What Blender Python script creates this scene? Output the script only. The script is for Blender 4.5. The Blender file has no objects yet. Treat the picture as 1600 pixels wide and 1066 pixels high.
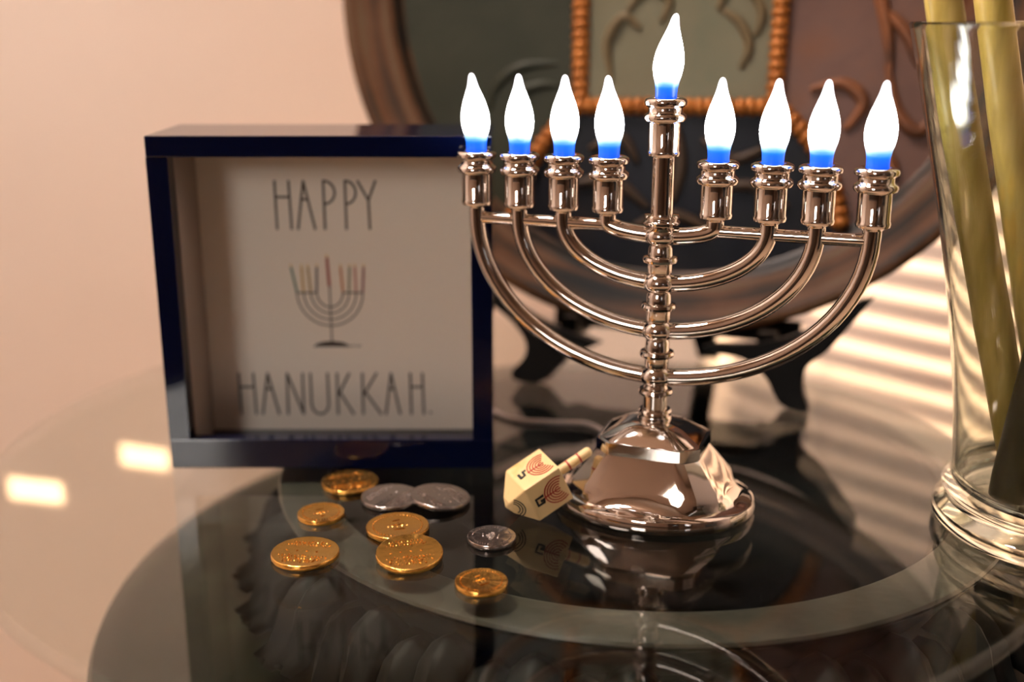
import bpy, bmesh, math, random
from mathutils import Vector, Matrix, noise

random.seed(7)
SC = bpy.context.scene
COL = SC.collection
R = math.radians
PI = math.pi

# ------------------------------------------------------------------ camera
# metres; the glass table top is z = 0, the camera looks along +Y
cam_d = bpy.data.cameras.new('camera')
cam = bpy.data.objects.new('camera', cam_d)
COL.objects.link(cam)
cam.location = (0, 0, 0.295)
cam.rotation_euler = (R(90 - 15.8), 0, 0)
cam_d.sensor_width = 36.0
cam_d.lens = 36.0 * 1800 / 1600
cam_d.clip_start = 0.01
cam_d.dof.use_dof = True
cam_d.dof.focus_distance = 0.655
cam_d.dof.aperture_fstop = 2.5
cam_d.dof.aperture_blades = 0
SC.camera = cam

# ------------------------------------------------------------------ world, sun, exposure
w = bpy.data.worlds.new('world')
SC.world = w
w.use_nodes = True
w.node_tree.nodes['Background'].inputs[0].default_value = (0.80, 0.90, 1.0, 1)
w.node_tree.nodes['Background'].inputs[1].default_value = 3.0

SUN_D = Vector((-0.21, 0.955, -0.20)).normalized()      # direction the light travels
sun_d = bpy.data.lights.new('sun', 'SUN')
sun_d.energy = 20.0
sun_d.angle = R(0.10)
sun_d.color = (1.0, 0.71, 0.47)
sun = bpy.data.objects.new('sun', sun_d)
COL.objects.link(sun)
sun.rotation_euler = SUN_D.to_track_quat('-Z', 'Y').to_euler()
sun.location = (2, -6, 3)

SC.view_settings.view_transform = 'Standard'
SC.view_settings.look = 'None'
SC.view_settings.gamma = 1
SC.view_settings.use_curve_mapping = False
SC.view_settings.exposure = 0.22
SC.cycles.transparent_max_bounces = 32
SC.cycles.max_bounces = 14
SC.cycles.glossy_bounces = 8
SC.cycles.sample_clamp_indirect = 6.0

LAMP_E = 132.0        # shade of the added ceiling lamp
PANE_E = 14.0         # glow of the added frosted panes, as fill light
BULB_E = 16.0         # flame bulbs

# ------------------------------------------------------------------ materials
def mat(name, col=(.8, .8, .8), rough=.5, metal=0.0, **kw):
    m = bpy.data.materials.new(name)
    m.use_nodes = True
    b = m.node_tree.nodes['Principled BSDF']
    b.inputs['Base Color'].default_value = (*col, 1)
    b.inputs['Roughness'].default_value = rough
    b.inputs['Metallic'].default_value = metal
    for k, v in kw.items():
        b.inputs[k.replace('_', ' ')].default_value = v
    return m

def nd(m, typ, **kw):
    n = m.node_tree.nodes.new(typ)
    for k, v in kw.items():
        if k in n.inputs.keys():
            n.inputs[k].default_value = v
        else:
            setattr(n, k, v)
    return n

def lk(m, a, b):
    m.node_tree.links.new(a, b)

def bsdf(m):
    return m.node_tree.nodes['Principled BSDF']

def noise_col(m, stops, scale=5, detail=4, rough=.55, dist=0.0, mapping=None, typ='noise'):
    """colour ramp over object-space noise into Base Color"""
    tc = nd(m, 'ShaderNodeTexCoord')
    mp = nd(m, 'ShaderNodeMapping')
    if mapping:
        mp.inputs['Scale'].default_value = mapping
    lk(m, tc.outputs['Object'], mp.inputs['Vector'])
    n = nd(m, 'ShaderNodeTexNoise')
    n.inputs['Scale'].default_value = scale
    n.inputs['Detail'].default_value = detail
    n.inputs['Roughness'].default_value = rough
    n.inputs['Distortion'].default_value = dist
    lk(m, mp.outputs[0], n.inputs['Vector'])
    r = nd(m, 'ShaderNodeValToRGB')
    el = r.color_ramp.elements
    while len(el) < len(stops):
        el.new(.5)
    for e, (p, c) in zip(el, stops):
        e.position = p
        e.color = (*c, 1)
    lk(m, n.outputs['Fac'], r.inputs['Fac'])
    lk(m, r.outputs['Color'], bsdf(m).inputs['Base Color'])
    return n, r

def add_bump(m, scale, strength, dist=.001, detail=3, mapping=None):
    tc = nd(m, 'ShaderNodeTexCoord')
    mp = nd(m, 'ShaderNodeMapping')
    if mapping:
        mp.inputs['Scale'].default_value = mapping
    lk(m, tc.outputs['Object'], mp.inputs['Vector'])
    n = nd(m, 'ShaderNodeTexNoise')
    n.inputs['Scale'].default_value = scale
    n.inputs['Detail'].default_value = detail
    lk(m, mp.outputs[0], n.inputs['Vector'])
    b = nd(m, 'ShaderNodeBump')
    b.inputs['Strength'].default_value = strength
    b.inputs['Distance'].default_value = dist
    lk(m, n.outputs['Fac'], b.inputs['Height'])
    lk(m, b.outputs[0], bsdf(m).inputs['Normal'])

def thin_glass(name, tint=(.95, .98, .96), gloss=1.0, f0=.04, rough=0.0):
    """clear pane: transparent, with a Fresnel (Schlick) mirror reflection"""
    m = bpy.data.materials.new(name)
    m.use_nodes = True
    nt = m.node_tree
    nt.nodes.remove(nt.nodes['Principled BSDF'])
    out = nt.nodes['Material Output']
    lw = nd(m, 'ShaderNodeLayerWeight')
    lw.inputs['Blend'].default_value = .5
    pw = nd(m, 'ShaderNodeMath', operation='POWER')
    pw.inputs[1].default_value = 5.0
    lk(m, lw.outputs['Facing'], pw.inputs[0])
    ma = nd(m, 'ShaderNodeMath', operation='MULTIPLY_ADD')
    ma.inputs[1].default_value = 1 - f0
    ma.inputs[2].default_value = f0
    lk(m, pw.outputs[0], ma.inputs[0])
    tr = nd(m, 'ShaderNodeBsdfTransparent')
    tr.inputs[0].default_value = (*tint, 1)
    gl = nd(m, 'ShaderNodeBsdfGlossy')
    gl.inputs[0].default_value = (gloss, gloss, gloss, 1)
    gl.inputs['Roughness'].default_value = rough
    mx = nd(m, 'ShaderNodeMixShader')
    lk(m, ma.outputs[0], mx.inputs[0])
    lk(m, tr.outputs[0], mx.inputs[1])
    lk(m, gl.outputs[0], mx.inputs[2])
    lk(m, mx.outputs[0], out.inputs['Surface'])
    return m

M = {}
M['wall'] = mat('wall_paint', (.81, .68, .59), .65)
noise_col(M['wall'], [(.35, (.80, .67, .58)), (.65, (.82, .69, .60))], 3)
add_bump(M['wall'], 160, .12, .001)
M['clay'] = mat('clay_paint', (.30, .20, .14), .6)
noise_col(M['clay'], [(.35, (.28, .185, .13)), (.65, (.32, .215, .15))], 3)
M['floor'] = mat('carpet', (.62, .44, .30), .95)
noise_col(M['floor'], [(.35, (.58, .41, .28)), (.65, (.66, .47, .32))], 60)
M['ceiling'] = mat('ceiling_boards', (.22, .145, .095), .6)
noise_col(M['ceiling'], [(.4, (.19, .12, .078)), (.6, (.25, .165, .11))], 8, mapping=(.4, 5, 1))
M['trim'] = mat('trim_paint', (.78, .74, .68), .4)
M['door'] = mat('dark_door_wood', (.06, .03, .018), .4)
noise_col(M['door'], [(.35, (.045, .022, .013)), (.65, (.08, .042, .024))], 6, mapping=(8, 8, .6))
M['chrome'] = mat('polished_chrome', (.80, .74, .69), .035, 1.0)
M['navy'] = mat('navy_paint', (.0006, .0022, .016), .09)
M['card'] = mat('print_card', (.86, .79, .70), .28)
add_bump(M['card'], 500, .04, .0002)
M['shaded_side'] = mat('shaded_box_side', (.42, .33, .27), .8)  # white inner box sides, coloured brown to carry their shadow
M['ink'] = mat('brown_black_ink', (.05, .038, .028), .6)
M['black'] = mat('black_lacquer', (.0022, .0019, .0016), .6, Specular_IOR_Level=.10)
M['glass_top'] = thin_glass('table_glass', (.92, .935, .91), f0=.05)
M['glass_under'] = thin_glass('table_glass_underside', (.92, .935, .91), gloss=.6, f0=.015)
M['glass_edge'] = mat('table_glass_edge', (.36, .33, .26), .12, Alpha=.13)
M['vase_glass'] = thin_glass('vase_glass', (.965, .972, .955), f0=.05)
M['cord'] = mat('cord_rubber', (.35, .28, .25), .5)

def add_emit(m, col, s):
    b = bsdf(m)
    b.inputs['Emission Color'].default_value = (*col, 1)
    b.inputs['Emission Strength'].default_value = s

# gold and silver foil
for nm, c in (('gold_foil', (.92, .50, .12)), ('silver_foil', (.50, .44, .41))):
    m = mat(nm, c, .24, 1.0)
    add_bump(m, 200, .30, .0006, 5)
    M[nm] = m

# dark green stone of the pedestal
m = mat('green_stone', (.02, .024, .016), .30, Specular_IOR_Level=.3)
n, r = noise_col(m, [(.30, (.004, .006, .003)), (.52, (.008, .010, .005)), (.595, (.022, .026, .015)), (.62, (.008, .010, .005)), (.8, (.014, .017, .010))], 7, 9, .62, 1.2)
add_bump(m, 40, .15, .002)
M['stone'] = m
M['leaf'] = mat('dark_carved_stone', (.008, .008, .006), .6, Specular_IOR_Level=.2)
noise_col(M['leaf'], [(.3, (.004, .0045, .0035)), (.7, (.012, .0115, .009))], 40, 5)
m = mat('carved_stone', (.10, .09, .07), .32)
noise_col(m, [(.3, (.035, .034, .026)), (.7, (.075, .070, .055))], 30, 6)
add_bump(m, 120, .25, .001)
M['carved'] = m
M['hole'] = mat('hollow_black', (.0025, .003, .0025), .8, Specular_IOR_Level=.1)  # near-black colour stands in for the shade inside the hollow bowl

# platter
m = mat('platter_rim', (.2, .1, .05), .42, Specular_IOR_Level=.25)
tc = nd(m, 'ShaderNodeTexCoord')
gr = nd(m, 'ShaderNodeVectorMath', operation='LENGTH')
lk(m, tc.outputs['Object'], gr.inputs[0])
n1 = nd(m, 'ShaderNodeTexNoise')
n1.noise_dimensions = '1D'
n1.inputs['Scale'].default_value = 110
n1.inputs['Detail'].default_value = 3
lk(m, gr.outputs['Value'], n1.inputs['W'])
n2 = nd(m, 'ShaderNodeTexNoise')
n2.inputs['Scale'].default_value = 9
n2.inputs['Detail'].default_value = 4
lk(m, tc.outputs['Object'], n2.inputs['Vector'])
ad = nd(m, 'ShaderNodeMath', operation='MULTIPLY_ADD')
ad.inputs[1].default_value = .55
lk(m, n2.outputs['Fac'], ad.inputs[0])
mu = nd(m, 'ShaderNodeMath', operation='MULTIPLY')
mu.inputs[1].default_value = .5
lk(m, n1.outputs['Fac'], mu.inputs[0])
lk(m, mu.outputs[0], ad.inputs[2])
rp = nd(m, 'ShaderNodeValToRGB')
el = rp.color_ramp.elements
el.new(.5); el.new(.6)
for e, (p, c) in zip(el, [(.40, (.003, .0025, .002)), (.48, (.020, .010, .004)), (.57, (.075, .028, .009)), (.68, (.085, .052, .026))]):
    e.position = p; e.color = (*c, 1)
lk(m, ad.outputs[0], rp.inputs[0])
lk(m, rp.outputs[0], bsdf(m).inputs['Base Color'])
M['rim'] = m

def patina(name, stops, scale=9, rough=.5, metal=.15):
    m = mat(name, (.1, .1, .1), rough, metal, Specular_IOR_Level=.2)
    noise_col(m, stops, scale, 6, .6, .4)
    add_bump(m, 60, .25, .002)
    return m
M['pat_green'] = patina('green_patina', [(.3, (0.0134, 0.0146, 0.0076)), (.55, (0.0221, 0.0228, 0.0128)), (.75, (0.0150, 0.0184, 0.0133))])
M['pat_sage'] = patina('sage_patina', [(.3, (0.0990, 0.0783, 0.0424)), (.55, (0.1138, 0.1013, 0.0618)), (.75, (0.0891, 0.0921, 0.0580))])
M['pat_plum'] = patina('plum_patina', [(.3, (0.0729, 0.0378, 0.0309)), (.5, (0.1073, 0.0567, 0.0430)), (.72, (0.1459, 0.0567, 0.0240))], 7)
M['pat_navy'] = patina('navy_patina', [(.3, (0.0013, 0.0017, 0.0048)), (.55, (0.0028, 0.0028, 0.0046)), (.75, (0.0057, 0.0038, 0.0038))], 14)
M['copper'] = patina('copper_rope', [(.3, (0.1965, 0.0588, 0.0102)), (.7, (0.3584, 0.1224, 0.0238))], 40, .38, .3)
M['scroll_sage'] = patina('sage_scroll', [(.3, (0.0810, 0.0576, 0.0273)), (.7, (0.1404, 0.0960, 0.0468))], 20)
M['scroll_plum'] = patina('plum_scroll', [(.3, (0.0360, 0.0180, 0.0120)), (.7, (0.2040, 0.0720, 0.0270))], 20)
M['scroll_navy'] = patina('navy_scroll', [(.3, (0.0224, 0.0137, 0.0096)), (.7, (0.0504, 0.0294, 0.0154))], 20)

# dreidel
M['wood'] = mat('pale_wood', (.72, .48, .20), .45)
noise_col(M['wood'], [(.35, (.74, .53, .25)), (.6, (.78, .55, .26)), (.75, (.66, .40, .12))], 60, 4, mapping=(1, .25, 1))
M['red_ink'] = mat('red_print', (.38, .035, .015), .5)
M['black_ink'] = mat('black_print', (.012, .010, .008), .5)

# stems
m = mat('olive_stem', (.25, .19, .05), .32)
noise_col(m, [(.3, (.32, .23, .045)), (.55, (.56, .41, .10)), (.75, (.74, .56, .20))], 22, 4, mapping=(3, 3, .5))
M['stem'] = m
m = mat('dark_stem', (.05, .036, .01), .35, Specular_IOR_Level=.25)
noise_col(m, [(.3, (.022, .016, .004)), (.6, (.05, .036, .010)), (.8, (.11, .08, .025))], 18, 4, mapping=(3, 3, .5))
M['stem_dark'] = m

# bulb : lit frosted flame tip, dyed blue at the socket
m = mat('flame_bulb', (.75, .80, .9), .35)
tc = nd(m, 'ShaderNodeTexCoord')
sx = nd(m, 'ShaderNodeSeparateXYZ')
lk(m, tc.outputs['Object'], sx.inputs[0])
mr = nd(m, 'ShaderNodeMapRange')
mr.inputs['From Min'].default_value = 0.0
mr.inputs['From Max'].default_value = .048
lk(m, sx.outputs['Z'], mr.inputs['Value'])
rp = nd(m, 'ShaderNodeValToRGB')
el = rp.color_ramp.elements
for _ in range(5): el.new(.5)
for e, (p, c) in zip(el, [(0.0, (.0003, .0045, .046)), (.13, (.0005, .0090, .058)), (.19, (.0016, .026, .058)), (.24, (.040, .052, .060)), (.38, (1.0, 1.0, 1.0)), (.62, (1.0, 1.0, 1.0)), (.82, (.046, .046, .052))]):
    e.position = p; e.color = (*c, 1)
lk(m, mr.outputs[0], rp.inputs[0])
lk(m, rp.outputs[0], bsdf(m).inputs['Emission Color'])
bsdf(m).inputs['Emission Strength'].default_value = BULB_E
rp2 = nd(m, 'ShaderNodeValToRGB')
rp2.color_ramp.elements[0].position = .15
rp2.color_ramp.elements[0].color = (.004, .05, .55, 1)
rp2.color_ramp.elements[1].position = .25
rp2.color_ramp.elements[1].color = (.75, .78, .85, 1)
lk(m, mr.outputs[0], rp2.inputs[0])
lk(m, rp2.outputs[0], bsdf(m).inputs['Base Color'])
M['bulb'] = m

m = mat('fill_pane', (.8, .8, .8), .5); add_emit(m, (1.0, .93, .86), PANE_E); M['pane'] = m
m = mat('added_lamp_shade', (.9, .85, .75), .6); add_emit(m, (1.0, .87, .79), LAMP_E); M['lamp'] = m
M['slat'] = mat('blind_slat', (.62, .40, .22), .5)

# ------------------------------------------------------------------ mesh helpers
class MB:
    """collects verts and faces, builds ONE mesh object"""
    def __init__(s):
        s.v, s.f, s.mi = [], [], []
    def add(s, vs, fs, mi=0, mtx=None):
        o = len(s.v)
        s.v += [tuple(mtx @ Vector(p)) for p in vs] if mtx else [tuple(p) for p in vs]
        s.f += [tuple(i + o for i in f) for f in fs]
        s.mi += [mi] * len(fs)
        return s
    def box(s, a, b, mi=0, mtx=None):
        (x0, y0, z0), (x1, y1, z1) = a, b
        vs = [(x0, y0, z0), (x1, y0, z0), (x1, y1, z0), (x0, y1, z0), (x0, y0, z1), (x1, y0, z1), (x1, y1, z1), (x0, y1, z1)]
        fs = [(3, 2, 1, 0), (4, 5, 6, 7), (0, 1, 5, 4), (1, 2, 6, 5), (2, 3, 7, 6), (3, 0, 4, 7)]
        return s.add(vs, fs, mi, mtx)
    def lathe(s, prof, n=48, mi=0, mtx=None, closed=False):
        vs, fs = [], []
        k = len(prof)
        for i in range(n):
            a = 2 * PI * i / n
            vs += [(r * math.cos(a), r * math.sin(a), z) for r, z in prof]
        for i in range(n):
            j = (i + 1) % n
            for q in range(k if closed else k - 1):
                q2 = (q + 1) % k
                fs.append((i * k + q, j * k + q, j * k + q2, i * k + q2))
        if not closed:
            if prof[0][0] > 1e-6:
                fs.append(tuple(i * k for i in reversed(range(n))))
            if prof[-1][0] > 1e-6:
                fs.append(tuple(i * k + k - 1 for i in range(n)))
        return s.add(vs, fs, mi, mtx)
    def tube(s, pts, rad, n=12, mi=0, mtx=None, flat=1.0, up=None):
        pts = [Vector(p) for p in pts]
        L = len(pts)
        rr = rad if isinstance(rad, (list, tuple)) else [rad] * L
        vs, fs = [], []
        ref = Vector(up) if up else None
        prev = None
        for i, p in enumerate(pts):
            t = (pts[min(i + 1, L - 1)] - pts[max(i - 1, 0)]).normalized()
            if ref is None:
                ref = Vector((0, 0, 1)) if abs(t.z) < .9 else Vector((1, 0, 0))
            nv = ref - t * ref.dot(t) if prev is None or up else prev - t * prev.dot(t)
            nv.normalize()
            prev = nv
            bv = t.cross(nv)
            for q in range(n):
                a = 2 * PI * q / n
                vs.append(p + nv * (math.cos(a) * rr[i] * flat) + bv * (math.sin(a) * rr[i]))
        for i in range(L - 1):
            for q in range(n):
                q2 = (q + 1) % n
                fs.append((i * n + q, i * n + q2, (i + 1) * n + q2, (i + 1) * n + q))
        fs.append(tuple(reversed(range(n))))
        fs.append(tuple((L - 1) * n + q for q in range(n)))
        return s.add(vs, fs, mi, mtx)
    def prism(s, poly, z0, z1, mi=0, mtx=None):
        n = len(poly)
        vs = [(x, y, z0) for x, y in poly] + [(x, y, z1) for x, y in poly]
        fs = [tuple(reversed(range(n))), tuple(range(n, 2 * n))]
        fs += [(i, (i + 1) % n, n + (i + 1) % n, n + i) for i in range(n)]
        return s.add(vs, fs, mi, mtx)
    def stroke(s, pts, wd, z0=0.0, z1=.0003, mtx=None, mi=0):
        """flat inked line in the xy plane with rounded-ish ends"""
        pts = [Vector((p[0], p[1])) for p in pts]
        L = len(pts)
        lf, rt = [], []
        for i, p in enumerate(pts):
            t = (pts[min(i + 1, L - 1)] - pts[max(i - 1, 0)])
            t.normalize()
            nv = Vector((-t.y, t.x)) * (wd / 2)
            e = t * (wd * .3) * (-1 if i == 0 else (1 if i == L - 1 else 0))
            lf.append(p + nv + e); rt.append(p - nv + e)
        n = 2 * L
        vs = [(p.x, p.y, z0) for p in lf + rt] + [(p.x, p.y, z1) for p in lf + rt]
        fs = []
        for i in range(L - 1):
            a, b, c, d = i, i + 1, L + i + 1, L + i
            fs.append((a + n, d + n, c + n, b + n)); fs.append((a, b, c, d))
            fs.append((a, a + n, b + n, b)); fs.append((d, c, c + n, d + n))
        fs.append((0, L, L + n, n)); fs.append((L - 1, L - 1 + n, n - 1 + n, n - 1))
        return s.add(vs, fs, mi, mtx)
    def build(s, name, mats, parent=None, smooth=True, angle=35, bevel=0, subsurf=0, weld=False):
        me = bpy.data.meshes.new(name)
        me.from_pydata(s.v, [], s.f)
        for mm in (mats if isinstance(mats, (list, tuple)) else [mats]):
            me.materials.append(mm)
        me.polygons.foreach_set('material_index', s.mi)
        bm = bmesh.new(); bm.from_mesh(me)
        if weld:
            bmesh.ops.remove_doubles(bm, verts=bm.verts, dist=1e-6)
        bmesh.ops.recalc_face_normals(bm, faces=bm.faces)
        bm.to_mesh(me); bm.free()
        if smooth:
            me.polygons.foreach_set('use_smooth', [True] * len(me.polygons))
            me.set_sharp_from_angle(angle=R(angle))
        me.update()
        o = bpy.data.objects.new(name, me)
        COL.objects.link(o)
        if parent: o.parent = parent
        if bevel:
            b = o.modifiers.new('bevel', 'BEVEL'); b.width = bevel; b.segments = 2; b.limit_method = 'ANGLE'
        if subsurf:
            b = o.modifiers.new('subsurf', 'SUBSURF'); b.levels = subsurf; b.render_levels = subsurf
        return o

def tag(o, label=None, cat=None, group=None, kind=None):
    if label: o['label'] = label
    if cat: o['category'] = cat
    if group: o['group'] = group
    if kind: o['kind'] = kind
    return o

def empty(name, label, cat, mtx=None, group=None):
    o = bpy.data.objects.new(name, None)
    COL.objects.link(o)
    o.empty_display_size = .02
    if mtx is not None: o.matrix_world = mtx
    return tag(o, label, cat, group)

def frame_mtx(origin, u, v):
    u = Vector(u).normalized(); v = Vector(v).normalized(); n = u.cross(v)
    m = Matrix.Identity(4)
    for i in range(3):
        m[i][0], m[i][1], m[i][2], m[i][3] = u[i], v[i], n[i], origin[i]
    return m

def arc(cx, cy, r, a0, a1, n=16, ry=None):
    ry = r if ry is None else ry
    return [(cx + r * math.cos(R(a0 + (a1 - a0) * i / n)), cy + ry * math.sin(R(a0 + (a1 - a0) * i / n))) for i in range(n + 1)]

# ------------------------------------------------------------------ the room (its corner lies behind the platter)
# room axes: s runs along the right-hand back wall towards the viewer, n points into that wall
ROOM = frame_mtx((0, 0, 0), (.664, -.748, 0), (.748, .664, 0))
S0, S1, N0, N1, Z0, Z1 = -1.25, 6.3, -1.8, 1.2, -.72, 1.78
T = .12

def struct(name, b, m, label, parent=None, **kw):
    o = b.build(name, m, parent, smooth=False, **kw)
    o.matrix_world = ROOM
    tag(o, label, None, None, 'structure')
    return o

struct('floor', MB().box((S0 - T, N0 - T, Z0 - T), (S1 + T, N1 + T, Z0)), M['floor'], 'warm beige carpet floor below the glass table')
struct('ceiling', MB().box((S0 - T, N0 - T, Z1), (S1 + T, N1 + T, Z1 + T)), M['ceiling'], 'brown timber ceiling of the room')
struct('wall_right', MB().box((S0 - T, N1, Z0), (S1 + T, N1 + T, Z1)), M['wall'], 'cream wall on the right with sun stripes behind the vase')
struct('wall_left', MB().box((S0 - T, N0, Z0), (S0, N1, Z1)), M['wall'], 'smooth cream pink wall behind the blue picture box')
struct('wall_near', MB().box((S1, N0, Z0), (S1 + T, N1, Z1)), M['clay'], 'clay coloured wall far behind the viewer')
# front wall with two window openings
WA = (4.42, 5.75, .72, 1.66)      # blind window  s0,s1,z0,z1
WB = (.20, .80, .55, 1.30)       # frosted window, added out of view as fill light
fw = MB()
DO = (2.1, 3.3, 1.36)             # door opening s0, s1, top
ss = [S0 - T, WB[0], WB[1], DO[0], DO[1], WA[0], WA[1], S1 + T]
for i in range(7):
    a, b = ss[i], ss[i + 1]
    if i == 1:
        fw.box((a, N0 - T, Z0), (b, N0, WB[2])); fw.box((a, N0 - T, WB[3]), (b, N0, Z1))
    elif i == 3:
        fw.box((a, N0 - T, DO[2]), (b, N0, Z1))
    elif i == 5:
        fw.box((a, N0 - T, Z0), (b, N0, WA[2])); fw.box((a, N0 - T, WA[3]), (b, N0, Z1))
    else:
        fw.box((a, N0 - T, Z0), (b, N0, Z1))
struct('wall_front', fw, M['clay'], 'clay coloured window wall behind the viewer')
for nm, a, b in (('baseboard_right', (S0, N1 - .015, Z0), (S1, N1, Z0 + .10)), ('baseboard_left', (S0, N0, Z0), (S0 + .015, N1 - .015, Z0 + .10))):
    struct(nm, MB().box(a, b), M['trim'], 'pale painted baseboard along the ' + nm.split('_')[1] + ' wall')

def window(name, W, cols, rows, label, pane):
    s0, s1, z0, z1 = W
    b = MB()
    fr = .035
    b.box((s0, N0 - .08, z0), (s1, N0 - .03, z0 + fr)); b.box((s0, N0 - .08, z1 - fr), (s1, N0 - .03, z1))
    b.box((s0, N0 - .08, z0 + fr), (s0 + fr, N0 - .03, z1 - fr)); b.box((s1 - fr, N0 - .08, z0 + fr), (s1, N0 - .03, z1 - fr))
    for i in range(1, cols):
        x = s0 + (s1 - s0) * i / cols
        b.box((x - .015, N0 - .075, z0 + fr), (x + .015, N0 - .035, z1 - fr))
    for i in range(1, rows):
        z = z0 + (z1 - z0) * i / rows
        b.box((s0 + fr, N0 - .07, z - .01), (s1 - fr, N0 - .04, z + .01))
    o = struct(name, b, M['trim'], label)
    if pane:
        for i in range(cols):
            for j in range(rows):
                a0 = s0 + (s1 - s0) * i / cols; a1 = s0 + (s1 - s0) * (i + 1) / cols
                c0 = z0 + (z1 - z0) * j / rows; c1 = z0 + (z1 - z0) * (j + 1) / rows
                p = MB().box((a0 + .012, N0 - .066, c0 + .008), (a1 - .012, N0 - .060, c1 - .008)).build('pane', M['pane'], o, smooth=False)
    return o
window('window_1', WA, 1, 1, 'window behind the viewer that lets the low sun in', False)
window('fill_window', WB, 2, 3, 'added unseen frosted window with glowing panes as fill light', True)

# two slatted blinds side by side inside the sunny window
def blind(s0, s1, zoff, label):
    t = empty('window_blind', label, 'blind', ROOM @ Matrix.Translation((s0, N0 + .02, WA[2])), 'wooden blinds of the sunny window')
    wd, h = s1 - s0, WA[3] - WA[2]
    MB().box((0, -.012, h - .02), (wd, .012, h + .02)).build('head_rail', M['slat'], t, smooth=False)
    tilt = Matrix.Rotation(R(52), 4, 'X')
    first = None
    k = 0
    z = zoff
    while z < h - .03:
        if first is None:
            first = MB().box((0, -.0125, -.0006), (wd, .0125, .0006)).build('slat', M['slat'], t, smooth=False)
            o = first
        else:
            o = first.copy(); COL.objects.link(o); o.parent = t
        o.matrix_local = Matrix.Translation((0, 0, z)) @ tilt
        z += .0372
        k += 1
    for x in (.12, wd - .12):
        MB().tube([(x, .014, zoff - .01), (x, .014, h - .01)], .0012, 6).build('cord', M['trim'], t)
blind(WA[0] + .005, 4.965, .010, 'wooden slatted blind over the nearer half of the sunny window')
blind(4.99, WA[1] - .005, .028, 'wooden slatted blind over the farther half of the sunny window')

# unseen dark door, added so its two slots shape sun spots at left
db_ = MB()
sun_slots = ((2.63, 2.785, .690, .728), (2.86, 3.015, .750, .788))
cuts = [DO[0], sun_slots[0][0], sun_slots[0][1], sun_slots[1][0], sun_slots[1][1], DO[1]]
for i in range(5):
    a, b = cuts[i], cuts[i + 1]
    if i in (1, 3):
        L_ = sun_slots[i // 2]
        db_.box((a, N0 - .03, Z0), (b, N0, L_[2])); db_.box((a, N0 - .03, L_[3]), (b, N0, DO[2]))
    else:
        db_.box((a, N0 - .03, Z0), (b, N0, DO[2]))
dr = struct('sun_slot_door', db_, M['door'], 'added unseen dark brown door whose two slots shape the sun spots')
for (a, b) in ((2.2, 2.52), (2.60, 3.2)):
    MB().box((a, N0, -.6), (b, N0 + .010, .42)).build('panel', M['door'], dr, smooth=False, bevel=.006)
for L_ in sun_slots:
    MB().box((L_[0], N0 - .017, L_[2]), (L_[1], N0 - .014, L_[3])).build('pane', M['vase_glass'], dr, smooth=False)

# unseen dark furniture, added to put dark reflections in the chrome
M['walnut'] = mat('dark_walnut', (.03, .016, .009), .45)
noise_col(M['walnut'], [(.35, (.022, .011, .006)), (.65, (.045, .024, .013))], 5, mapping=(.8, 6, 6))
M['brass'] = mat('knob_brass', (.55, .38, .16), .3, 1.0)
sb = empty('unseen_sideboard', 'unseen dark walnut cabinet added for the chrome to reflect', 'unseen_sideboard', ROOM @ Matrix.Translation((-.65, N0 + .012, Z0)))
MB().box((0, 0, .08), (2.4, .45, .80)).build('carcass', M['walnut'], sb, smooth=False)
MB().box((-.02, 0, .80), (2.42, .48, .835)).build('worktop', M['walnut'], sb, smooth=False, bevel=.004)
for x in (.03, 2.32):
    for y in (.03, .37):
        MB().box((x, y, 0), (x + .05, y + .05, .08)).build('leg', M['walnut'], sb, smooth=False)
for k in range(4):
    d_ = MB().box((.02 + k * .595, .45, .10), (.60 + k * .595, .47, .78)).build('door', M['walnut'], sb, smooth=False, bevel=.004)
    MB().lathe([(.0, 0), (.006, 0), (.005, .012), (.012, .02), (.010, .028), (.0, .03)], 16, mtx=Matrix.Translation((.55 + k * .595 if k % 2 == 0 else .07 + k * .595, .47, .5)) @ Matrix.Rotation(R(-90), 4, 'X')).build('knob', M['brass'], d_)
M['leather'] = mat('black_leather', (.012, .010, .009), .45)
add_bump(M['leather'], 90, .2, .001)
ac = empty('unseen_armchair', 'unseen black leather chair added for the chrome to reflect', 'unseen_armchair', ROOM @ Matrix.Translation((2.1, .55, Z0)) @ Matrix.Rotation(R(100), 4, 'Z'))
MB().box((-.30, -.32, .12), (.30, .30, .45)).build('seat', M['leather'], ac, smooth=False, bevel=.04)
MB().box((-.38, -.48, .12), (.38, -.325, 1.02)).build('backrest', M['leather'], ac, smooth=False, bevel=.05)
for x in (-.46, .31):
    MB().box((x, -.32, .12), (x + .15, .32, .64)).build('armrest', M['leather'], ac, smooth=False, bevel=.04)
for x in (-.40, .36):
    for y in (-.42, .22):
        MB().tube([(x, y, 0), (x, y, .13)], [.018, .026], 12).build('leg', M['walnut'], ac)

# ceiling lamp, added out of view to light the scene
LP = ROOM @ Vector((-.85, -.12, Z1))
lamp = empty('added_ceiling_lamp', 'round warm flush ceiling lamp added out of view to light the scene', 'lamp', Matrix.Translation(LP))
MB().lathe([(.0, 0), (.20, 0), (.20, -.025), (.0, -.025)], 40).build('base', M['trim'], lamp)
MB().lathe([(.185, -.025), (.18, -.045), (.15, -.07), (.08, -.085), (.0, -.09)], 40).build('shade', M['lamp'], lamp)

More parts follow.
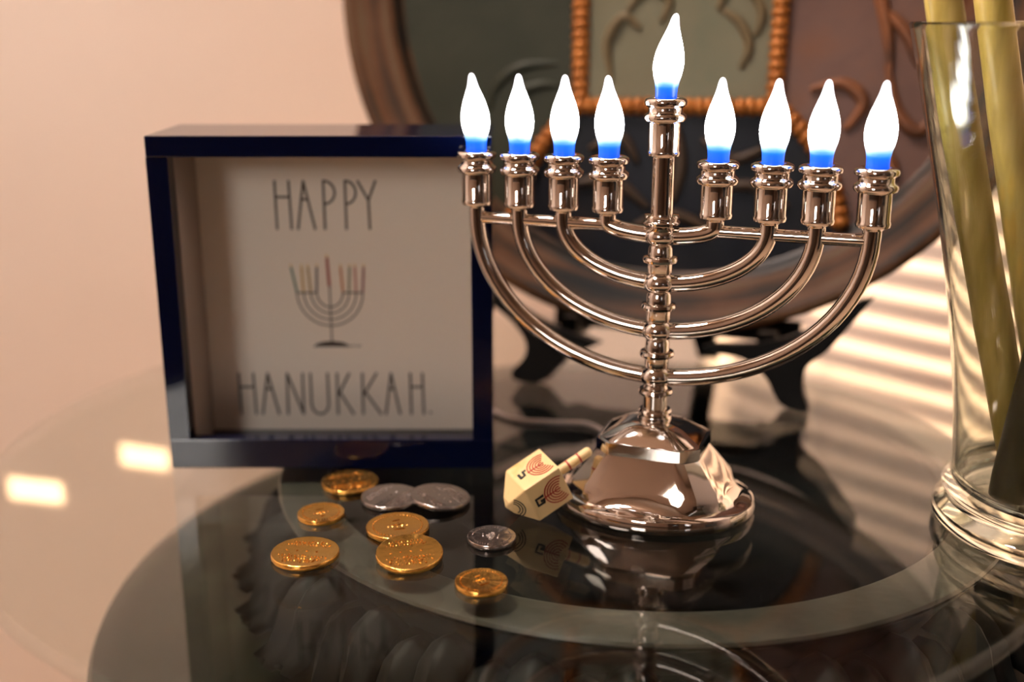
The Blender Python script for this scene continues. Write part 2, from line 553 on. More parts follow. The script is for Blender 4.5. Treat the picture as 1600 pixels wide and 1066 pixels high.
# ------------------------------------------------------------------ pedestal under the glass
PC = (.088, .77)
ped = empty('table_pedestal', 'dark green stone pedestal with carved round rim under the glass', 'pedestal', Matrix.Translation((*PC, Z0)))
h0 = -Z0
MB().lathe([(.0, h0 - .134), (.352, h0 - .134), (.374, h0 - .128), (.380, h0 - .118), (.376, h0 - .110), (.366, h0 - .105), (.355, h0 - .104), (.0, h0 - .104)], 128).build('plinth_slab', M['stone'], ped)
MB().lathe([(.0, h0 - .10395), (.165, h0 - .10395), (.168, h0 - .09), (.19, h0 - .065), (.226, h0 - .045), (.236, h0 - .030), (.246, h0 - .022), (.250, h0 - .016), (.248, h0 - .0150), (.243, h0 - .0140),
            (.222, h0 - .0140), (.217, h0 - .0150), (.214, h0 - .019), (.208, h0 - .05), (.19, h0 - .07), (.0, h0 - .075)], 128).build('carved_bowl', [M['leaf']], ped)
MB().lathe([(.2165, h0 - .0140), (.2175, h0 - .0118), (.2200, h0 - .0112), (.2465, h0 - .0112), (.2495, h0 - .0120), (.2505, h0 - .0140)], 128, closed=True).build('carved_rim', M['carved'], ped)
MB().lathe([(.0, h0 - .0745), (.18, h0 - .0695), (.204, h0 - .05), (.2125, h0 - .020), (.2105, h0 - .020), (.20, h0 - .0500), (.178, h0 - .066), (.0, h0 - .070)], 96).build('hollow_shade', M['hole'], ped)
MB().lathe([(.0, 0), (.24, 0), (.24, .05), (.21, .07), (.13, .12), (.11, .3), (.12, .45), (.18, .54), (.21, h0 - .1345), (.0, h0 - .1345)], 64).build('column', M['stone'], ped)
# acanthus leaves curling round the outside of the bowl
leafm = MB()
LN = 9
for lay, (sc_, dz) in enumerate(((1.0, 0.0),)):
    ring = []
    prof = [(.000, -.004), (.010, -.003), (.020, -.008), (.027, -.018), (.030, -.030), (.034, -.040), (.044, -.046)]
    for (dr_, dz_) in prof:
        ring.append((dr_, dz_))
    vs, fs = [], []
    K = len(ring)
    for i in range(K):
        ww = .0125 * (math.sin(PI * (.30 + .62 * i / (K - 1)))) + .003
        for j in range(LN):
            q = j / (LN - 1) * 2 - 1
            lob = .0035 * math.cos(q * PI * 2.5) * (i / K)
            vs.append((ring[i][0] + lob - .006 * q * q, q * ww, ring[i][1] - .010 * q * q - .002 * abs(q) ** .5))
    for i in range(K - 1):
        for j in range(LN - 1):
            fs.append((i * LN + j, i * LN + j + 1, (i + 1) * LN + j + 1, (i + 1) * LN + j))
    leafm.add(vs, fs)
leaf0 = leafm.build('leaf', M['leaf'], ped, angle=60)
sd = leaf0.modifiers.new('thickness', 'SOLIDIFY'); sd.thickness = .004; sd.offset = -1
NL = 60
for i in range(NL):
    o = leaf0 if i == 0 else leaf0.copy()
    if i: COL.objects.link(o)
    o.parent = ped
    o.matrix_local = Matrix.Rotation(2 * PI * i / NL, 4, 'Z') @ Matrix.Translation((.238, 0, h0 - .026 - (.010 if i % 2 else 0)))

# glass top
gt = MB()
GR, GT_ = .366, .010
gt.lathe([(.0, -GT_), (GR - .004, -GT_)], 160, 2)
gt.lathe([(GR - .004, -GT_), (GR - .001, -GT_ + .002), (GR, -GT_ + .004), (GR, -.004), (GR - .001, -.002), (GR - .004, 0)], 160, 1)
gt.f = gt.f[:]      # rings only, caps removed below
gt.lathe([(GR - .004, 0), (.0, 0)], 160, 0)
# drop the n-gon caps the open rings made
keep = [i for i, f in enumerate(gt.f) if len(f) < 100]
gt.f = [gt.f[i] for i in keep]; gt.mi = [gt.mi[i] for i in keep]
top = gt.build('glass_tabletop', [M['glass_top'], M['glass_edge'], M['glass_under']])
top.location = (.004, .778, 0)
tag(top, 'round clear glass table top that everything stands on', 'table top')

# ------------------------------------------------------------------ menorah
MC = Vector((.088, .671, 0))
men = empty('electric_menorah', 'polished chrome electric menorah with nine lit flame bulbs', 'menorah', Matrix.Translation(MC) @ Matrix.Rotation(R(-20), 4, 'Z'))
CH = M['chrome']

# base: rounded oval foot rising through facets to an octagonal shoulder
def oct_sec(hx, hy, cut, z, n=64, ov=0.0):
    """point ring: blend of a cut-corner rectangle and an ellipse (ov = 1 is the ellipse)"""
    poly = [(hx, -hy + cut), (hx, hy - cut), (hx - cut, hy), (-hx + cut, hy), (-hx, hy - cut), (-hx, -hy + cut), (-hx + cut, -hy), (hx - cut, -hy)]
    out = []
    for i in range(n):
        a = 2 * PI * i / n
        dx, dy = math.cos(a), math.sin(a)
        best = 1e9
        for k in range(8):
            (x1, y1), (x2, y2) = poly[k], poly[(k + 1) % 8]
            ex, ey = x2 - x1, y2 - y1
            den = dx * ey - dy * ex
            if abs(den) < 1e-12: continue
            t = (x1 * ey - y1 * ex) / den
            u = (x1 * dy - y1 * dx) / den
            if t > 0 and -1e-6 <= u <= 1 + 1e-6: best = min(best, t)
        re = 1 / math.sqrt((dx / hx) ** 2 + (dy / hy) ** 2)
        rr = best * (1 - ov) + re * ov
        out.append((dx * rr, dy * rr, z))
    return out
secs = [oct_sec(.0600, .0480, .02, 0, ov=1), oct_sec(.0625, .0500, .02, .0006, ov=1), oct_sec(.0638, .0512, .02, .003, ov=1), oct_sec(.0638, .0512, .02, .006, ov=1),
        oct_sec(.0628, .0502, .02, .0085, ov=1), oct_sec(.0600, .0475, .02, .0098, ov=1), oct_sec(.0560, .0435, .020, .0105, ov=.9),
        oct_sec(.0520, .0400, .015, .0125, ov=.5), oct_sec(.0480, .0370, .013, .016, ov=.15), oct_sec(.0455, .0350, .012, .020, ov=.0),
        oct_sec(.0312, .0255, .0085, .0378, ov=0), oct_sec(.0312, .0255, .0085, .0385), oct_sec(.0322, .0265, .009, .0386), oct_sec(.0322, .0265, .009, .0455),
        oct_sec(.0312, .0255, .0085, .0456), oct_sec(.0300, .0245, .008, .0462), oct_sec(.0190, .0160, .0055, .0530), oct_sec(.0125, .0115, .005, .0552, ov=.5), oct_sec(.009, .009, .004, .0558, ov=1)]
bm_ = MB()
vs = [p for s_ in secs for p in s_]
n_ = 64
fs = []
for i in range(len(secs) - 1):
    for j in range(n_):
        k = (j + 1) % n_
        fs.append((i * n_ + j, i * n_ + k, (i + 1) * n_ + k, (i + 1) * n_ + j))
fs.append(tuple(reversed(range(n_)))); fs.append(tuple((len(secs) - 1) * n_ + j for j in range(n_)))
bm_.add(vs, fs)
bm_.build('base', CH, men, angle=24)

def ball(z, r, k=6, rz=None):
    rz = rz or r
    return [(r * math.cos(R(-75 + 150 * i / k)), z + rz * math.sin(R(-75 + 150 * i / k))) for i in range(k + 1)]
def ringp(z, r, hh=.0022, core=.0074):
    return [(core, z - hh)] + [(r - .002 + .002 * math.cos(R(-90 + 180 * i / 4)), z + hh * math.sin(R(-90 + 180 * i / 4))) for i in range(5)] + [(core, z + hh)]
def knob(z):
    return [(.0072, z - .0068)] + [(.0098 * math.cos(R(-50 + 100 * i / 6)) + .0002, z + .0072 * math.sin(R(-50 + 100 * i / 6))) for i in range(7)] + [(.0072, z + .0068)]
prof = [(.0, .0545), (.0098, .0545), (.0105, .0565), (.0098, .0585), (.0085, .0590), (.0098, .0600), (.0103, .0612), (.0094, .0624), (.0074, .0628), (.0074, .0705)]
prof += ringp(.0735, .0106) + knob(.083) + ringp(.0975, .0106) + knob(.112) + ringp(.127, .0106) + knob(.1413) + ringp(.1557, .0106) + knob(.1695)
prof += [(.0080, .1765), (.0105, .1768), (.0112, .1780), (.0105, .1792), (.0095, .1796), (.0100, .1802), (.0108, .1813), (.0100, .1824), (.0066, .1827), (.0066, .2175), (.0, .2175)]
MB().lathe(prof, 40).build('stem', CH, men, angle=40)

cup_prof = [(.0, -.0032), (.0055, -.0032), (.0068, -.0020), (.0092, -.0012), (.0097, .0004), (.0096, .0014), (.0092, .0020), (.0092, .0176), (.0100, .0182), (.0115, .0186), (.0123, .0202), (.0119, .0220), (.0106, .0230), (.0098, .0238),
            (.0098, .0262), (.0108, .0270), (.0120, .0278), (.0123, .0294), (.0117, .0309), (.0100, .0317), (.0076, .0316), (.0074, .0300), (.0, .0300)]
cup_me = None
bulb_prof = [(.0, .0), (.0062, .0), (.0062, .0040), (.0064, .0070), (.0070, .0100), (.0079, .0135), (.0085, .0170), (.0087, .0200), (.0085, .0232), (.0078, .0270), (.0066, .0312), (.0052, .0350), (.0040, .0385), (.0030, .0420), (.0024, .0448), (.0018, .0466), (.0010, .0476), (.0, .0479)]

def place_cup(t, z, bend, spin, hs=1.0):
    c = MB().lathe(cup_prof, 40).build('candle_cup', CH, men, angle=45)
    c.location = (t, 0, z)
    b = MB()
    b.lathe(bulb_prof, 28)
    # slight individual bend of the soft flame tip
    b.v = [(x + bend[0] * (zz / .048) ** 2, y + bend[1] * (zz / .048) ** 2, zz * hs) for x, y, zz in b.v]
    bo = b.build('flame_bulb', M['bulb'], men, angle=80)
    bo.location = (t, 0, z + .0302)
    bo.rotation_euler = (0, 0, 0)
    bo['label'] = 'white lit flame bulb, blue at its foot'
TS = [-.1168, -.0887, -.0605, -.0328, .0316, .0622, .0886, .1186]
bends = [(-.0030, 0), (-.0012, .001), (0, 0), (-.0016, 0), (.0002, .001), (.0010, 0), (.0012, 0), (.0012, 0)]
for i, t in enumerate(TS):
    place_cup(t, .1835, bends[i], 0)
place_cup(0, .2180, (.0042, 0), 0)
# arms
for sgn in (-1, 1):
    tt = TS[:4] if sgn < 0 else TS[4:][::-1]
    for k, (t, zj) in enumerate(zip(tt, (.083, .112, .1413, .1697))):
        zc = .1765
        pts = [(t, 0, .1812)]
        a, b = abs(t), zc - zj
        for i in range(21):
            th = R(0 + 90 * i / 20)
            x = a * math.cos(th); z = zc - b * math.sin(th)
            if x > .004: pts.append((sgn * x, 0, z))
        pts.append((sgn * .004, 0, zj))
        MB().tube(pts, .0052, 20, up=(0, 1, 0)).build('arm', CH, men, angle=60)
    x0, x1 = sorted((tt[0], tt[3] + sgn * .002))
    cb = MB()
    cb.tube([(x0, 0, .1742), (x1, 0, .1742)], .0038, 16)
    cb.build('crossbar', CH, men, angle=60)
cord = [(.024, .045, .0022), (-.022, .063, .0022), (-.044, .086, .0022), (-.058, .103, .0022), (-.078, .118, .0022), (-.105, .112, .0022), (-.135, .11, .0022), (-.17, .14, .0022), (-.20, .20, .0022)]
def smooth_path(P, n=8):
    P = [Vector(p) for p in P]
    out = []
    for i in range(len(P) - 1):
        p0, p1, p2, p3 = P[max(i - 1, 0)], P[i], P[i + 1], P[min(i + 2, len(P) - 1)]
        for k in range(n):
            t = k / n
            out.append(.5 * ((2 * p1) + (p2 - p0) * t + (2 * p0 - 5 * p1 + 4 * p2 - p3) * t * t + (3 * p1 - p0 - 3 * p2 + p3) * t ** 3))
    out.append(P[-1])
    return out
pc = MB().tube(smooth_path(cord), .0019, 10).build('power_cord', M['cord'], men, angle=60)
pc['label'] = 'thin grey brown power cord'

# ------------------------------------------------------------------ blue shadow box picture
FX0, FX1, FY, FH = -.2300, -.0128, .7265, .2225
fr = empty('shadow_box_picture', 'deep navy blue square picture box reading HAPPY HANUKKAH', 'picture', Matrix.Translation((FX0, FY, 0)))
Wd = FX1 - FX0
D = .080
bw, bt, bb = .0135, .0135, .0205
MB().box((0, 0, FH - bt), (Wd, D, FH)).build('frame_top', M['navy'], fr, smooth=False, bevel=.0008)
f_ = MB().box((0, 0, 0), (Wd, .010, bb))
f_.box((0, .010, 0), (Wd, D, .004))
f_.build('frame_bottom', M['navy'], fr, smooth=False, bevel=.0006)
MB().box((0, .0002, bb), (bw, .012, FH - bt)).box((0, .012, .004), (bw - .001, D, FH - bt)).build('frame_side', M['navy'], fr, smooth=False)
MB().box((Wd - bw, .0002, bb), (Wd, .012, FH - bt)).box((Wd - bw + .001, .012, .004), (Wd, D, FH - bt)).build('frame_side', M['navy'], fr, smooth=False)
MB().box((bw - .001, .016, .004), (bw - .0002, .065, FH - bt)).build('shaded_side', M['shaded_side'], fr, smooth=False)
MB().box((Wd - bw + .0002, .016, .004), (Wd - bw + .001, .065, FH - bt)).build('shaded_side', M['shaded_side'], fr, smooth=False)
card = MB().box((bw - .001, .065, .004), (Wd - bw + .001, .068, FH - bt)).build('print_card', M['card'], fr, smooth=False)
card['label'] = 'off-white printed card'
# everything printed lies on the card: x right, y up, z out of the card
PR = frame_mtx((-FX0, .0649, 0), (1, 0, 0), (0, 0, 1))     # card coords use world x and z
def lt(parent, name, strokes, wd, m, z1=.0002):
    b = MB()
    for i, s_ in enumerate(strokes):
        b.stroke(s_, wd, 0, z1 + .00003 * (i % 4), mtx=PR)
    return b.build(name, m, parent, smooth=False)
def letter(ch, x0, x1, zb, zt):
    h = zt - zb
    X = lambda u: x0 + (x1 - x0) * u
    Z = lambda v: zb + h * v
    P = lambda *q: [(X(u), Z(v)) for u, v in q]
    if ch == 'H': return [P((.04, 1), (.06, 0)), P((.94, 1), (1, 0)), P((.03, .67), (.96, .67))]
    if ch == 'A': return [P((0, 0), (.42, 1)), P((.42, 1), (1, 0)), P((.22, .62), (.64, .62))]
    if ch == 'P': return [P((0, 0), (0, 1)), [(X(u), Z(v)) for u, v in arc(.02, .765, .98, 92, -90, 12, .24)]]
    if ch == 'Y': return [P((0, 1), (.58, .60)), P((1, 1), (.58, .60), (.62, 0))]
    if ch == 'N': return [P((0, 0), (.05, 1)), P((.05, 1), (.95, 0)), P((.95, 0), (1, 1))]
    if ch == 'U': return [P((0, 1), (.0, .25)) + [(X(u), Z(v)) for u, v in arc(.5, .25, .5, 180, 360, 10, .25)] + P((1, 1))]
    if ch == 'K': return [P((0, 0), (.02, 1)), P((.80, 1), (.05, .47)), P((.15, .54), (1, 0))]
    return []
hap = [('H', -.1637, -.1530), ('A', -.1485, -.1367), ('P', -.1298, -.1222), ('P', -.1149, -.1077), ('Y', -.1062, -.0940)]
s_ = []
for ch, a, b in hap: s_ += letter(ch, a, b, .1520, .1853)
lt(card, 'lettering', s_, .0016, M['ink'])['label'] = 'the hand-drawn word HAPPY'
han = [('H', -.1972, -.1856), ('A', -.1810, -.1690), ('N', -.1625, -.1507), ('U', -.1452, -.1328), ('K', -.1262, -.1150), ('K', -.1080, -.0950), ('A', -.0915, -.0812), ('H', -.0736, -.0640)]
s_ = []
for ch, a, b in han: s_ += letter(ch, a, b, .0160, .0468)
s_.append([(-.0594, .0170), (-.0588, .0172)])
lt(card, 'lettering', s_, .0016, M['ink'])['label'] = 'the hand-drawn word HANUKKAH with a full stop'
# drawn menorah
cx = -.1285
zz = .1065
s_ = []
for aw, ad_ in ((.0232, .0240), (.0185, .0195), (.0135, .0150), (.0092, .0105)):
    s_.append([(cx + x, zz + z) for x, z in arc(0, 0, aw, 180, 360, 20, ad_)])
s_.append([(cx, .1125), (cx, .0700)])
for k in (-1, 1): s_.append([(cx + k * .0092, zz), (cx + k * .0232, zz)])
dm = lt(card, 'drawn_menorah', s_, .0010, M['ink'])
MB().prism([(cx - .0140, .0668)] + arc(cx - .0003, .0668, .0125, 170, 10, 12, .0042) + [(cx + .0135, .0668)], 0, .00025, mtx=PR).build('drawn_foot', M['ink'], card, smooth=False)
lt(card, 'drawn_signature', [[(cx + .0125, .0674), (cx + .0165, .0677)], [(cx + .0175, .0672), (cx + .0205, .0676)]], .0007, M['card_ink'] if 'card_ink' in M else M['ink'])
cols = [(.05, .16, .12), (.55, .36, .08), (.40, .27, .07), (.08, .06, .07), (.55, .20, .04), (.22, .22, .12), (.50, .20, .16), (.22, .03, .04)]
for i, (dx, c, lean) in enumerate(zip((-.0232, -.0185, -.0135, -.0092, .0092, .0135, .0185, .0232), cols, (-.0032, -.0006, -.0012, .0008, -.001, .001, -.0002, .0012))):
    m = mat('candle_print', c, .6)
    lt(card, 'drawn_candle', [[(cx + dx, zz + .0004), (cx + dx + lean, .1245)]], .0015, m)
    m2 = M.setdefault('flame_ink', mat('flame_print', (.70, .50, .16), .6))
    lt(card, 'drawn_flame', [[(cx + dx + lean, .1250), (cx + dx + lean * 1.1, .1268)]], .0010, m2)
lt(card, 'drawn_candle', [[(cx - .0002, .1118), (cx - .0010, .1310)]], .0020, mat('candle_print', (.34, .045, .025), .6))
lt(card, 'drawn_flame', [[(cx - .0010, .1316), (cx - .0012, .1335)]], .0012, M['flame_ink'])

# ------------------------------------------------------------------ foil coins
def coin(loc, dia, foil, label, spin, seed, tilt=(0, 0), motif='text', group='chocolate coins scattered on the glass'):
    rnd = random.Random(seed)
    r = dia / 2
    th = .0036
    t = empty('foil_coin', label, 'coin', Matrix.Translation(loc) @ Matrix.Rotation(R(tilt[0]), 4, 'X') @ Matrix.Rotation(R(tilt[1]), 4, 'Y') @ Matrix.Rotation(R(spin), 4, 'Z'), group)
    prof = [(.0, 0), (r * .95, 0), (r * .985, .0003), (r * .998, .0008), (r, .0017), (r * .998, .0026), (r * .990, .0031), (r * .975, .0034), (r * .955, .0034), (r * .93, .0033), (.0, .0033)]
    b = MB().lathe(prof, 96)
    vv = []
    for x, y, z in b.v:
        q = math.hypot(x, y)
        if q > r * .95:
            a = math.atan2(y, x)
            k = 1 + .014 * noise.noise(Vector((math.cos(a) * 18 + seed, math.sin(a) * 18, z * 900))) + .006 * math.sin(a * 48)
            x, y = x * k, y * k
            z += .00018 * noise.noise(Vector((math.cos(a) * 6, math.sin(a) * 6 + seed, 3)))
        vv.append((x, y, max(z, 0)))
    b.v = vv
    b.build('foil_shell', M[foil], t, angle=50)
    e = MB()
    def dash(x, y, ang, ln, wd):
        q = Matrix.Translation((x, y, .0033)) @ Matrix.Rotation(ang, 4, 'Z')
        e.add([(-ln / 2, -wd / 2, -.0003), (ln / 2, -wd / 2, -.0003), (ln / 2, wd / 2, -.0003), (-ln / 2, wd / 2, -.0003),
               (-ln / 2 * .6, -wd / 2 * .5, .00050), (ln / 2 * .6, -wd / 2 * .5, .00050), (ln / 2 * .6, wd / 2 * .5, .00050), (-ln / 2 * .6, wd / 2 * .5, .00035)],
              [(4, 5, 6, 7), (0, 1, 5, 4), (1, 2, 6, 5), (2, 3, 7, 6), (3, 0, 4, 7)], mtx=q)
    if motif == 'text':
        # raised lines of tiny lettering
        for row, (yy, hw) in enumerate(((.58, .52), (.42, .62), (.02, .55), (-.30, .70), (-.46, .62), (-.62, .48))):
            x = -hw
            while x < hw:
                if row == 2:
                    dash(x * r, yy * r + rnd.uniform(-.02, .02) * r, rnd.uniform(-.6, .6), .09 * r, .05 * r); x += .30
                else:
                    dash(x * r, yy * r, 1.57 + rnd.uniform(-.5, .5), .11 * r * rnd.uniform(.5, 1), .040 * r)
                    if rnd.random() < .6: dash((x + .02) * r, (yy + rnd.choice((-.05, .05))) * r, rnd.uniform(-.4, .4), .07 * r, .035 * r)
                    x += rnd.uniform(.075, .12)
    else:
        # a ring of beads round a small raised emblem
        for i in range(44):
            a = 2 * PI * i / 44
            dash(.78 * r * math.cos(a), .78 * r * math.sin(a), a + 1.57, .05 * r, .045 * r)
        for i in range(5):
            x = (-.30 + .15 * i)
            dash(x * r, (.05 - .5 * abs(x) * .4) * r, 1.57 - .25, (.50 - abs(x)) * r, .07 * r)
        dash(0, -.28 * r, 0, .5 * r, .07 * r); dash(0, .36 * r, .2, .34 * r, .06 * r); dash(.0, .05 * r, .1, .55 * r, .06 * r)
    e.build('embossing', M[foil], t, angle=20)
    return t
Lg, Sm = .0376, .0288
coin((-.1056, .6975, .0), .0372, 'gold_foil', 'large gold foil coin nearest the blue picture box', 20, 1)
coin((-.0765, .6730, .0), Lg, 'silver_foil', 'large silver foil coin partly under the other silver coin', 60, 2)
coin((-.0452, .6690, .0019), Lg, 'silver_foil', 'large silver foil coin resting on the edge of another silver coin', 130, 3, tilt=(0, 5.6))
coin((-.1165, .6480, .0), Sm, 'gold_foil', 'small gold foil coin at the left behind the leftmost large one', 200, 4, motif='emblem')
coin((-.0680, .6290, .0), Lg, 'gold_foil', 'large gold foil coin in the middle with another overlapping its front edge', 15, 5, motif='emblem')
coin((-.0119, .6145, .0), Sm, 'silver_foil', 'small silver foil coin lying alone beside the dreidel', 80, 6, motif='emblem')
coin((-.1170, .5945, .0), .0386, 'gold_foil', 'leftmost large gold foil coin with rows of raised lettering', -8, 7)
coin((-.0576, .5902, .0021), .0380, 'gold_foil', 'large gold foil coin leaning over the front of the middle coin', 12, 8, tilt=(6.2, 0))
coin((-.0165, .5595, .0), Sm, 'gold_foil', 'small gold foil coin nearest the viewer with a raised emblem', 25, 9, motif='emblem')

# ------------------------------------------------------------------ dreidel
da = Vector((.82, .335, .45)).normalized()
db = Vector((.376, -.926, 0)); db = (db - da * db.dot(da)).normalized()
dn = da.cross(db)            # points up or down
if dn.z < 0: dn = -dn
S = .0262
drm = frame_mtx((0, 0, 0), da, dn)       # x along the axis to the handle, y up out of the top face, z = x cross y
if (drm.to_3x3() @ Vector((0, 0, 1))).dot(db) < 0: pass
hs_ = S / 2
DRE_TURN = 8 if (drm.to_3x3() @ Vector((0, 0, 1))).dot(db) > 0 else -8
dre_c = Vector((.0168, .6500, .0205))
dre = empty('dreidel', 'pale wooden dreidel leaning on the menorah foot', 'dreidel', Matrix.Translation(dre_c) @ drm @ Matrix.Rotation(R(DRE_TURN), 4, 'X'))
b = MB()
bl = .0125       # half body length
vs = [(-bl, -hs_, -hs_), (bl, -hs_, -hs_), (bl, hs_, -hs_), (-bl, hs_, -hs_), (-bl, -hs_, hs_), (bl, -hs_, hs_), (bl, hs_, hs_), (-bl, hs_, hs_), (-bl - .010, -.0045, -.0045), (-bl - .010, .0045, -.0045), (-bl - .010, .0045, .0045), (-bl - .010, -.0045, .0045), (-bl - .0128, 0, 0)]
fs = [(1, 2, 6, 5), (0, 1, 5, 4), (3, 7, 6, 2), (0, 3, 2, 1), (4, 5, 6, 7), (0, 8, 9, 3), (3, 9, 10, 7), (7, 10, 11, 4), (4, 11, 8, 0), (8, 12, 9), (9, 12, 10), (10, 12, 11), (11, 12, 8)]
b.add(vs, fs)
b.build('body', M['wood'], dre, smooth=False, bevel=.0007)
hd = MB().tube([(bl - .001, 0, 0), (bl + .024, 0, 0), (bl + .0255, 0, 0)], [.0031, .0031, .0020], 16).build('handle', M['wood'], dre)
for x in (.008, .016):
    MB().tube([(bl + x, 0, 0), (bl + x + .0012, 0, 0)], .0033, 16).build('red_ring', M['red_ink'], hd)
def dprint(mtx, red_c, glyph, arcs_col='red_ink'):
    b = MB()
    for k in range(1, 6):
        b.stroke(arc(red_c[0], red_c[1], .0018 * k, 150, 390, 14), .00075, 0, .0002, mtx=mtx)
    b.stroke([(red_c[0], red_c[1] - .0095), (red_c[0], red_c[1] + .0015)], .0008, 0, .00025, mtx=mtx)
    b.build('printed_menorah', M[arcs_col], dre, smooth=False)
    g = MB()
    for s_ in glyph: g.stroke(s_, .0017, 0, .0003, mtx=mtx)
    g.build('printed_letter', M['black_ink'], dre, smooth=False)
# face frames: local x = towards the tip (text runs down the side), seen from outside
top_m = frame_mtx((0, hs_ + .0001, 0), (0, 0, 1), (1, 0, 0))
sgn = 1 if (drm.to_3x3() @ Vector((0, 0, 1))).dot(db) > 0 else -1
side_m = frame_mtx((0, 0, sgn * (hs_ + .0001)), (0, -1, 0) if sgn > 0 else (0, -1, 0), (1, 0, 0)) if sgn > 0 else frame_mtx((0, 0, -hs_ - .0001), (0, -1, 0), (1, 0, 0))
nun = [[(-.0022, -.0040), (-.0026, -.0055), (.0016, -.0060), (.0020, -.0088)], [(.0020, -.0088), (-.0020, -.0088)]]
tet = [[(-.0024, -.0042), (-.0024, -.0090), (.0026, -.0090), (.0026, -.0050)], [(.0026, -.0050), (.0006, -.0044)], [(.0006, -.0044), (.0006, -.0062)]]
DRE_FACES = (top_m, side_m)
dprint(top_m, (.001, .0060), nun)
dprint(side_m, (.000, .0060), tet)
tipb = MB()
tip_m = frame_mtx((-bl - .00008, 0, sgn * (hs_ + .00008)), (0, sgn, 0), (-.010, 0, -sgn * (hs_ - .0045)))
for k in (0, 1, 2):
    tipb.stroke(arc(0, .0125, .0042 + .0017 * k, 205, 335, 14), .0007, 0, .0002, mtx=tip_m)
tipb.build('printed_arcs', M['black_ink'], dre, smooth=False)

# ------------------------------------------------------------------ platter and its stand
yw, tl = R(15), R(11)
pu = Vector((math.cos(yw), -math.sin(yw), 0)); pv = Vector((math.sin(yw) * math.sin(tl), math.cos(yw) * math.sin(tl), math.cos(tl)))
p0 = Vector((.11, .885, 0))
pl = empty('decorative_platter', 'large round patinated platter with copper rope bands on a stand', 'platter', frame_mtx(p0 + pu * .010 + pv * .335, pu, pv))
RI, RO = .239, .283
MB().lathe([(.0, -.020), (.16, -.020), (.23, -.014), (RO - .010, .000), (RO, .008), (RO + .0005, .012), (RO - .003, .015), (RO - .008, .0145), (RO - .013, .011), (RO - .020, .0105), (RO - .026, .0075), (RO - .034, .0070), (RO - .041, .0035), (RI + .004, .002), (RI, -.003), (RI - .004, -.006), (RI - .008, -.0065), (.0, -.0066)], 128).build('rim', M['rim'], pl, angle=50)
CS = .0055
regions = {}
def region(x, y):
    if -.081 < x < .075 and abs(y) < .105: return 'center'
    if math.hypot(x, y + .21) < .131: return 'lower'
    if math.hypot(x, y - .21) < .131: return 'upper'
    return 'left' if x < 0 else 'right'
G = int(RI / CS) + 1
for i in range(-G, G):
    for j in range(-G, G):
        x, y = (i + .5) * CS, (j + .5) * CS
        if math.hypot(x, y) < RI - .001:
            regions.setdefault(region(x, y), []).append((i, j))
pm = {'center': ('pat_sage', 0.0), 'lower': ('pat_navy', -.0015), 'upper': ('pat_navy', -.0015), 'left': ('pat_green', -.0010), 'right': ('pat_plum', -.0010)}
for k, cells in regions.items():
    b = MB(); idx = {}
    fs = []
    def vid(i, j):
        if (i, j) not in idx:
            idx[(i, j)] = len(idx)
        return idx[(i, j)]
    for i, j in cells:
        fs.append((vid(i, j), vid(i + 1, j), vid(i + 1, j + 1), vid(i, j + 1)))
    zo = pm[k][1] - .004
    vs = [(i * CS, j * CS, zo + .0016 * noise.noise(Vector((i * .09, j * .09, 1.7)))) for (i, j) in idx]
    b.add(vs, fs)
    b.build('panel', M[pm[k][0]], pl, angle=80)

def rope(path, name='rope_band', r=.0078, step=.0080):
    """twisted rope: slanted beads along a path on the platter"""
    P = [Vector((x, y, 0)) for x, y in path]
    b = MB()
    acc = 0.0
    nxt = 0.0
    bead_v, bead_f = [], []
    ns, nr = 8, 5
    for i in range(nr + 1):
        a = -PI / 2 + PI * i / nr
        for j in range(ns):
            q = 2 * PI * j / ns
            bead_v.append(Vector((math.sin(a) * .0054, math.cos(a) * math.cos(q) * r, math.cos(a) * math.sin(q) * r * .8)))
    for i in range(nr):
        for j in range(ns):
            k = (j + 1) % ns
            bead_f.append((i * ns + j, i * ns + k, (i + 1) * ns + k, (i + 1) * ns + j))
    for i in range(len(P) - 1):
        d = P[i + 1] - P[i]; L = d.length
        while nxt <= acc + L:
            p = P[i] + d * ((nxt - acc) / L)
            if p.length < RI - .004:
                ang = math.atan2(d.y, d.x)
                b.add(bead_v, bead_f, 0, Matrix.Translation((p.x, p.y, -.0028)) @ Matrix.Rotation(ang + .22, 4, 'Z'))
            nxt += step
        acc += L
    o = b.build(name, M['copper'], pl, angle=80)
    return o
rope([(-.0795, -.106), (-.084, 0), (-.0795, .106)])
rope([(.074, -.104), (.0745, 0), (.074, .104)])
rope([(-.0795, -.106), (.074, -.104)])
rope([(-.0795, .106), (.074, .104)])
rope(arc(0, -.21, .131, 128, 190, 30)); rope(arc(0, -.21, .131, 54, -10, 30))
rope(arc(0, .21, .131, 232, 170, 30)); rope(arc(0, .21, .131, 306, 370, 30))
def scrolls(curves, m, r=.0036, zb=-.0035):
    for c in curves:
        P = smooth_path([(x, y, zb) for x, y in c], 6)
        L = len(P)
        rr = [r * (.45 + .75 * math.sin(PI * (i + .5) / L)) for i in range(L)]
        MB().tube(P, rr, 8).build('raised_scroll', m, pl, angle=80)
